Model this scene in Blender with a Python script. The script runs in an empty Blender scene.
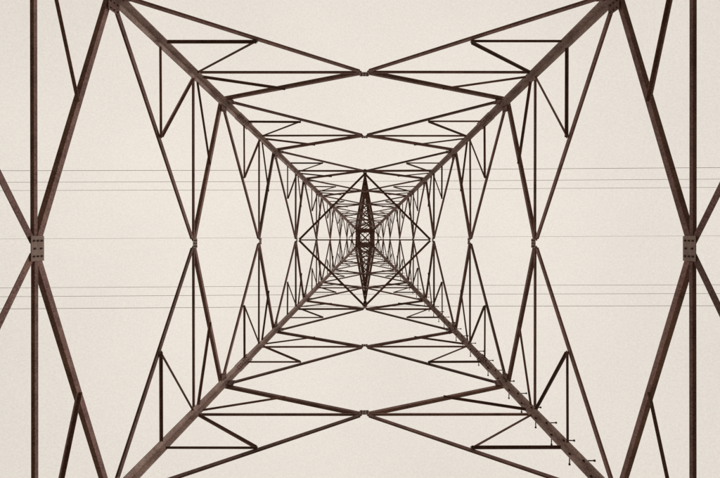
import bpy, bmesh, math, random
from mathutils import Vector
random.seed(4)
sc=bpy.context.scene
CAM_H=1.5; F=480.0
W0=5.0; TP=0.14; HW=31.0
def w(h):
    if h<=HW: return W0-TP*h
    return 0.66-(h-HW)*0.022
def hr(r): return W0/(r/F+TP)
def P(x,y,h): return Vector((x,y,h+CAM_H))

# ---------- materials
def steel(name,c1,c2,rough=.75,scale=3.0,metal=0.0,lo=.38,hi=.62,island=0.0):
    m=bpy.data.materials.new(name); m.use_nodes=True
    nt=m.node_tree; b=nt.nodes['Principled BSDF']
    tc=nt.nodes.new('ShaderNodeTexCoord')
    n=nt.nodes.new('ShaderNodeTexNoise'); n.inputs['Scale'].default_value=scale; n.inputs['Detail'].default_value=8; n.inputs['Roughness'].default_value=.7
    n2=nt.nodes.new('ShaderNodeTexNoise'); n2.inputs['Scale'].default_value=scale*14; n2.inputs['Detail'].default_value=4
    nt.links.new(tc.outputs['Object'],n.inputs['Vector']); nt.links.new(tc.outputs['Object'],n2.inputs['Vector'])
    mx=nt.nodes.new('ShaderNodeMath'); mx.operation='ADD'
    s=nt.nodes.new('ShaderNodeMath'); s.operation='MULTIPLY'; s.inputs[1].default_value=.5
    nt.links.new(n.outputs['Fac'],mx.inputs[0]); nt.links.new(n2.outputs['Fac'],mx.inputs[1]); nt.links.new(mx.outputs[0],s.inputs[0])
    r=nt.nodes.new('ShaderNodeValToRGB'); r.color_ramp.elements[0].position=lo; r.color_ramp.elements[1].position=hi
    r.color_ramp.elements[0].color=(*c1,1); r.color_ramp.elements[1].color=(*c2,1)
    nt.links.new(s.outputs[0],r.inputs['Fac'])
    col=r.outputs['Color']
    if island>0:
        g=nt.nodes.new('ShaderNodeNewGeometry')
        k=nt.nodes.new('ShaderNodeMapRange'); k.inputs['To Min'].default_value=1-island; k.inputs['To Max'].default_value=1+island
        nt.links.new(g.outputs['Random Per Island'],k.inputs['Value'])
        v=nt.nodes.new('ShaderNodeVectorMath'); v.operation='SCALE'
        nt.links.new(col,v.inputs[0]); nt.links.new(k.outputs[0],v.inputs['Scale']); col=v.outputs[0]
    nt.links.new(col,b.inputs['Base Color'])
    b.inputs['Roughness'].default_value=rough; b.inputs['Metallic'].default_value=metal
    b.inputs['Specular IOR Level'].default_value=.25
    bp=nt.nodes.new('ShaderNodeBump'); bp.inputs['Strength'].default_value=.25; bp.inputs['Distance'].default_value=.01
    nt.links.new(n2.outputs['Fac'],bp.inputs['Height']); nt.links.new(bp.outputs['Normal'],b.inputs['Normal'])
    return m
M_leg=steel('leg_steel',(.24,.16,.145),(.52,.39,.36),lo=.40,hi=.60,island=.1)
M_brace=steel('brace_steel',(.12,.062,.056),(.29,.175,.16),lo=.40,hi=.60,island=.32)
M_plate=steel('plate_steel',(.24,.165,.15),(.42,.31,.28),scale=6,island=.1)
M_bolt=steel('bolt_steel',(.05,.028,.024),(.10,.06,.05))
M_ins=steel('insulator_glass',(.05,.03,.025),(.09,.05,.04),rough=.3)
M_wire=steel('aluminium_wire',(.45,.37,.35),(.52,.44,.42),rough=.6)
M_conc=steel('concrete',(.22,.21,.19),(.38,.36,.33),rough=.9)
M_gnd=steel('dry_grass',(.10,.085,.05),(.26,.21,.13),rough=1,scale=.6)

class MB:
    def __init__(s): s.bm=bmesh.new()
    def prism(s,rings):
        vs=[[s.bm.verts.new(p) for p in r] for r in rings]
        n=len(vs[0])
        for a,b in zip(vs[:-1],vs[1:]):
            for i in range(n):
                s.bm.faces.new((a[i],a[(i+1)%n],b[(i+1)%n],b[i]))
        s.bm.faces.new(vs[0][::-1]); s.bm.faces.new(vs[-1])
    def angle(s,p,q,size,t,inn,depth=0.0,flip=False,center=True,trim=(0,0)):
        j=lambda:Vector([random.uniform(-.007,.007) for _ in range(3)])
        p=p+j(); q=q+j()
        d=(q-p).normalized(); p=p+d*trim[0]; q=q-d*trim[1]
        n=(inn-d*inn.dot(d)).normalized(); b=d.cross(n)
        if flip:b=-b
        o=-size/2 if center else 0
        pr=[(0,0),(size,0),(size,t),(t,t),(t,size),(0,size)]
        s.prism([[c+b*(u+o)+n*(v+depth) for u,v in pr] for c in (p,q)])
    def box(s,c,ax,ay,az):
        s.prism([[c+ax*i+ay*j+az*k for i,j in((-1,-1),(1,-1),(1,1),(-1,1))] for k in(-1,1)])
    def cyl(s,p,q,r,n=8,r2=None):
        d=(q-p).normalized(); a=d.orthogonal().normalized(); b=d.cross(a)
        r2=r if r2 is None else r2
        s.prism([[c+a*rr*math.cos(6.28318*i/n)+b*rr*math.sin(6.28318*i/n) for i in range(n)] for c,rr in((p,r),(q,r2))])
    def obj(s,name,mat,parent=None):
        bmesh.ops.recalc_face_normals(s.bm,faces=s.bm.faces)
        me=bpy.data.meshes.new(name); s.bm.to_mesh(me); s.bm.free()
        me.materials.append(mat); o=bpy.data.objects.new(name,me); sc.collection.objects.link(o)
        if parent:o.parent=parent
        return o

tower=bpy.data.objects.new('transmission_tower',None); sc.collection.objects.link(tower)

legs=MB(); br=MB(); pl=MB(); bo=MB(); st=MB(); arm=MB(); ins=MB()
LS=.145
# ---------- legs
def leg_seg(sx,sy,h0,h1,s,t,out=0.0):
    a=Vector((-sx,0,0)); b=Vector((0,-sy,0))
    pr=[(0,0),(s,0),(s,t),(t,t),(t,s),(0,s)]
    legs.prism([[P(sx*(w(h)+out),sy*(w(h)+out),h)+a*u+b*v for u,v in pr] for h in(h0,h1)])
for sx in(-1,1):
    for sy in(-1,1):
        leg_seg(sx,sy,-1.35,12.6,LS,.016)
        leg_seg(sx,sy,12.61,21.0,.13,.015)
        leg_seg(sx,sy,21.01,HW,.11,.013)
        leg_seg(sx,sy,HW+.01,40.5,.08,.01)
        for hs,s in((12.6,LS),(21.0,.13)):
            leg_seg(sx,sy,hs-.4,hs+.4,s+.015,.01,out=.012)
        leg_seg(sx,sy,4.2,5.0,LS+.015,.01,out=.012)
        for hs,s in((12.6,LS),(21.0,.13)):
            for j in range(-3,4):
                if j==0: continue
                h=hs+j*.1
                p=P(sx*(w(h)-.016),sy*(w(h)-s*.55),h); bo.cyl(p,p+Vector((-sx*.02,0,0)),.013,6)
                p=P(sx*(w(h)-s*.55),sy*(w(h)-.016),h); bo.cyl(p,p+Vector((0,-sy*.02,0)),.013,6)
        legs.angle(P(sx*w(40.5),sy*w(40.5),40.5),P(sx*.04,sy*.04,43.2),.07,.008,Vector((-sx,-sy,0)))

# ---------- faces
FACES=[(Vector((1,0,0)),Vector((0,1,0))),(Vector((-1,0,0)),Vector((0,-1,0))),
       (Vector((0,1,0)),Vector((-1,0,0))),(Vector((0,-1,0)),Vector((1,0,0)))]
mids=[hr(326.5),hr(169.5),hr(104.5),hr(68.0),20.9,23.7,26.2,28.3,30.1]
legn=[3.4]
for a,b in zip(mids[:-1],mids[1:]): legn.append(a+.355*(b-a))
legn.append(HW)
def bolts(c,u,v,inn,pts,r=.015):
    for i,j in pts:
        p=c+u*i+v*j; bo.cyl(p,p+inn*.016,r,6)
for out,tan in FACES:
    inn=-out; slope=Vector((-out.x*TP,-out.y*TP,1)).normalized()
    nn=(inn-slope*inn.dot(slope)).normalized(); no=-nn
    def fp(s,h): return P(0,0,h)+out*w(h)+tan*(s*w(h))
    for k,hm in enumerate(mids):
        sz=[.086,.080,.074,.070,.065,.06,.055,.05,.05][k]; t=.010
        hb=legn[k]; ht=legn[k+1]
        g=[.09,.085,.07,.05,.02,.02,.02,.02,.02][k]
        hs=[.054,.042,.042,.055,.045,.045,.045,.045,.045][k]
        for s in(-1,1):
            br.angle(fp(0,hm),fp(s,hm),hs,.008,no,depth=.012,trim=(g*.75,.02),flip=(s>0))
            br.angle(fp(0,hm),fp(s,hb),sz,t,no,depth=.010,trim=(g,.03),flip=(s<0))
            br.angle(fp(0,hm),fp(s,ht),sz*.95,t,no,depth=.010,trim=(g,.03),flip=(s>0))
            if k<7:
                rs=[.054,.048,.045,.042,.04,.035,.03][k]
                hmid=(hm+hb)/2; dm=fp(0,hm).lerp(fp(s,hb),.5)
                br.angle(dm,fp(s,hmid),rs,.007,nn,depth=.008,trim=(.005,.13))
                br.angle(dm,fp(s,hm-.03),rs,.007,nn,depth=.012,trim=(.02,.15),flip=True)
                dm2=fp(0,hm).lerp(fp(s,ht),.5)
                br.angle(dm2,fp(s,hm+.03),rs,.007,nn,depth=.008,trim=(.085,.15))
                if k<3:
                    bolts(dm+nn*.01,tan,slope,nn,[(0,-.02),(0,.03)],.012)
        if k<5:
            a=[.16,.10,.095,.08,.05][k]; b=[.10,.085,.08,.07,.04][k]
            c=fp(0,hm)+nn*.007
            pl.box(c,tan*a,slope*b,nn*.005)
            if k<3:
                bolts(c+nn*.005,tan,slope,nn,[(i*a*.62,j*b*.6) for i in(-1,1) for j in(-1,0,1)]+[(0,b*.5),(0,-b*.5)],.013)
        if k<4:
            for s in(-1,1):
                c=fp(s,ht)-tan*s*.19+nn*.026
                br.box(c,tan*.09,slope*.13,nn*.005)
                bolts(c+nn*.005,tan,slope,nn,[(i*.055,j*.08) for i in(-1,1) for j in(-1,0,1)],.012)
    hh=[HW,32.6,34.2,35.8,37.4,38.9,40.5]
    for a,b in zip(hh[:-1],hh[1:]):
        for s in(-1,1):
            arm.angle(fp(s,a),fp(-s,b),.045,.007,nn,depth=.02+.012*(s>0),trim=(.03,.03))
        arm.angle(fp(-1,a),fp(1,a),.05,.007,nn,depth=.045,trim=(.02,.02))
# ---------- plan bracing
def plan(h,sz,cross=False,x=False):
    m=[P(w(h)-.06,0,h),P(0,w(h)-.06,h),P(-w(h)+.06,0,h),P(0,-w(h)+.06,h)]
    for i in range(4):
        br.angle(m[i],m[(i+1)%4],sz,.009,Vector((0,0,1)),depth=.0,trim=(.03,.03))
    if cross:
        br.angle(m[0]+Vector((0,0,.03)),m[2]+Vector((0,0,.03)),sz*.62,.008,Vector((0,0,1)),trim=(.05,.05))
    if x:
        c=w(h)-.03
        br.angle(P(c,c,h+.04),P(-c,-c,h+.04),sz,.008,Vector((0,0,1)))
        br.angle(P(c,-c,h+.06),P(-c,c,h+.06),sz,.008,Vector((0,0,1)))
plan(mids[3],.072,cross=True)
plan(28.3,.045)
for h in(HW,39.5): plan(h,.045,x=True)

# ---------- cross arms (along Y) with insulators
ARMS=[(31.6,4.2,29.6),(35.6,3.95,33.6),(39.5,3.75,37.5)]
for ha,L,hwire in ARMS:
    hu=ha+1.15 if ha<39 else 40.45
    for sy in(-1,1):
        tip=P(0,sy*(L+.1),ha+.05)
        lo=[P(sx*w(ha),sy*w(ha),ha) for sx in(-1,1)]
        up=[P(sx*w(hu),sy*w(hu),hu) for sx in(-1,1)]
        inn=[Vector((1,0,0)),Vector((-1,0,0))]
        for i in(0,1):
            arm.angle(lo[i],tip,.08,.01,Vector((0,0,1)),flip=bool(i))
            arm.angle(up[i],tip+Vector((0,0,.08)),.07,.008,inn[i])
            N=5
            for k in range(N):
                a=lo[i].lerp(tip,k/(N+.6)); b=up[i].lerp(tip,(k+.5)/(N+.6)); c=lo[i].lerp(tip,(k+1)/(N+.6))
                arm.angle(a,b,.045,.006,inn[i],depth=.012); arm.angle(b,c,.045,.006,inn[i],depth=.012)
        N=6
        for k in range(N):
            f0=k/(N+.5); f1=(k+1)/(N+.5)
            a=lo[k%2].lerp(tip,f0); b=lo[1-k%2].lerp(tip,f1)
            arm.angle(a,b,.05,.006,Vector((0,0,1)),depth=.015)
            arm.angle(lo[0].lerp(tip,f1),lo[1].lerp(tip,f1),.045,.006,Vector((0,0,1)),depth=.025)
            a=up[k%2].lerp(tip,f0); b=up[1-k%2].lerp(tip,f1)
            arm.angle(a,b,.04,.006,Vector((0,0,1)),depth=.015)
        arm.box(tip+Vector((0,0,-.03)),Vector((.07,0,0)),Vector((0,.12,0)),Vector((0,0,.05)))
        x0=P(0,sy*L,ha-.05); z=x0.z; zend=hwire+CAM_H+.08
        ins.cyl(x0,Vector((0,x0.y,zend)),.018,8)
        zz=z-.2
        while zz>zend+.15:
            ins.cyl(Vector((0,x0.y,zz)),Vector((0,x0.y,zz+.06)),.115,14,.05)
            zz-=.14
        ins.box(Vector((0,x0.y,zend-.04)),Vector((.14,0,0)),Vector((0,.03,0)),Vector((0,0,.05)))
# ---------- step bolts on one leg
h=7.4;i=0
while h<HW:
    x=w(h)
    if i%2==0:
        p=P(x-.09,x-.04,h); q=P(x-.09,x+.17,h)
    else:
        p=P(x-.04,x-.09,h); q=P(x+.17,x-.09,h)
    q=q+Vector((0,0,random.uniform(-.012,.012)))
    st.cyl(p,q,.011,8); d=(q-p).normalized()
    st.cyl(q-d*.015,q+d*.01,.020,8)
    st.cyl(p,p+d*.02,.022,6)
    h+=.31+random.uniform(-.015,.015); i+=1
legs.obj('legs',M_leg,tower); br.obj('lattice_bracing',M_brace,tower); pl.obj('gusset_plates',M_plate,tower)
bo.obj('bolts',M_bolt,tower); st.obj('step_bolts',M_bolt,tower); arm.obj('cross_arms',M_brace,tower); ins.obj('insulators',M_ins,tower)
ft=MB()
for sx in(-1,1):
    for sy in(-1,1):
        c=Vector((sx*(w(-1.4)-.06),sy*(w(-1.4)-.06),0))
        ft.prism([[c+Vector((i*a,j*a,z)) for i,j in((-1,-1),(1,-1),(1,1),(-1,1))] for a,z in((.5,-.3),(.48,.12),(.3,.2))])
ft.obj('concrete_footings',M_conc,tower)

# ---------- power lines
rot=math.radians(.25)
def wire(y,h,r,S=1.4):
    m=MB(); L=260.0; rings=[]
    for i in range(-60,61):
        x=L*i/60*.999; z=h+CAM_H-4*S*(abs(x)/L)*(1-abs(x)/L)
        c=Vector((x,y-x*math.sin(rot),z))
        rings.append([c+Vector((0,r*math.cos(a*math.pi/3),r*math.sin(a*math.pi/3))) for a in range(6)])
    m.prism(rings); m.obj('power_line',M_wire)
for ha,L,hw_ in ARMS:
    for sy in(-1,1): wire(sy*L,hw_,.012)
wire(0,43.25,.009)

# ---------- ground
g=MB(); R=2500
bm=g.bm
vs=[bm.verts.new((x,y,0)) for x,y in((-R,-R),(R,-R),(R,R),(-R,R))]; bm.faces.new(vs)
g.obj('ground',M_gnd)

# ---------- sky
wd=bpy.data.worlds.new('World'); sc.world=wd; wd.use_nodes=True; nt=wd.node_tree
bg=nt.nodes['Background']; bg.inputs['Strength'].default_value=.1
EL=math.radians(28); AZ=math.radians(100)
sky=nt.nodes.new('ShaderNodeTexSky'); sky.sky_type='NISHITA'; sky.sun_disc=False; sky.sun_elevation=EL; sky.sun_rotation=AZ
hs=nt.nodes.new('ShaderNodeHueSaturation'); hs.inputs['Saturation'].default_value=0.0
nt.links.new(sky.outputs[0],hs.inputs['Color'])
tc=nt.nodes.new('ShaderNodeTexCoord'); sp=nt.nodes.new('ShaderNodeSeparateXYZ'); nt.links.new(tc.outputs['Generated'],sp.inputs[0])
mr=nt.nodes.new('ShaderNodeMapRange'); mr.inputs['From Min'].default_value=0; mr.inputs['From Max'].default_value=1; mr.inputs['To Min'].default_value=.58; mr.inputs['To Max'].default_value=1.0
nt.links.new(sp.outputs['Z'],mr.inputs['Value'])
n1=nt.nodes.new('ShaderNodeTexNoise'); n1.inputs['Scale'].default_value=1.8; n1.inputs['Detail'].default_value=4
n2=nt.nodes.new('ShaderNodeTexNoise'); n2.inputs['Scale'].default_value=330; n2.inputs['Detail'].default_value=3; n2.inputs['Roughness'].default_value=.9
for n in(n1,n2): nt.links.new(tc.outputs['Generated'],n.inputs['Vector'])
def math_(op,a,b):
    m=nt.nodes.new('ShaderNodeMath'); m.operation=op
    for i,v in enumerate((a,b)):
        if isinstance(v,(int,float)): m.inputs[i].default_value=v
        else: nt.links.new(v,m.inputs[i])
    return m.outputs[0]
f=math_('ADD',math_('MULTIPLY',n1.outputs['Fac'],.26),math_('MULTIPLY',n2.outputs['Fac'],.42))
f=math_('ADD',f,.66)
f=math_('MULTIPLY',f,mr.outputs[0])
vm=nt.nodes.new('ShaderNodeVectorMath'); vm.operation='SCALE'; vm.inputs[0].default_value=(9.0,8.3,7.45)
nt.links.new(f,vm.inputs['Scale'])
mx=nt.nodes.new('ShaderNodeMix'); mx.data_type='RGBA'; mx.inputs['Factor'].default_value=.94
nt.links.new(hs.outputs[0],mx.inputs['A']); nt.links.new(vm.outputs[0],mx.inputs['B'])
nt.links.new(mx.outputs['Result'],bg.inputs['Color'])
sd=bpy.data.lights.new('sun','SUN'); sd.energy=.85; sd.angle=math.radians(14); sd.color=(1,.94,.85)
so=bpy.data.objects.new('sun',sd); sc.collection.objects.link(so)
dirv=Vector((math.sin(AZ)*math.cos(EL),math.cos(AZ)*math.cos(EL),math.sin(EL)))
so.rotation_euler=dirv.to_track_quat('Z','Y').to_euler(); so.location=dirv*80

cd=bpy.data.cameras.new('camera'); cam=bpy.data.objects.new('camera',cd); sc.collection.objects.link(cam)
cam.location=(.026,-.165,CAM_H); cam.rotation_euler=(math.pi,0,0)
cd.sensor_width=36; cd.lens=36*F/720; cd.shift_x=-5.5/720; cd.shift_y=-3.5/720; cd.clip_start=.05; cd.clip_end=6000
sc.camera=cam
sc.view_settings.view_transform='Standard'; sc.view_settings.look='None'
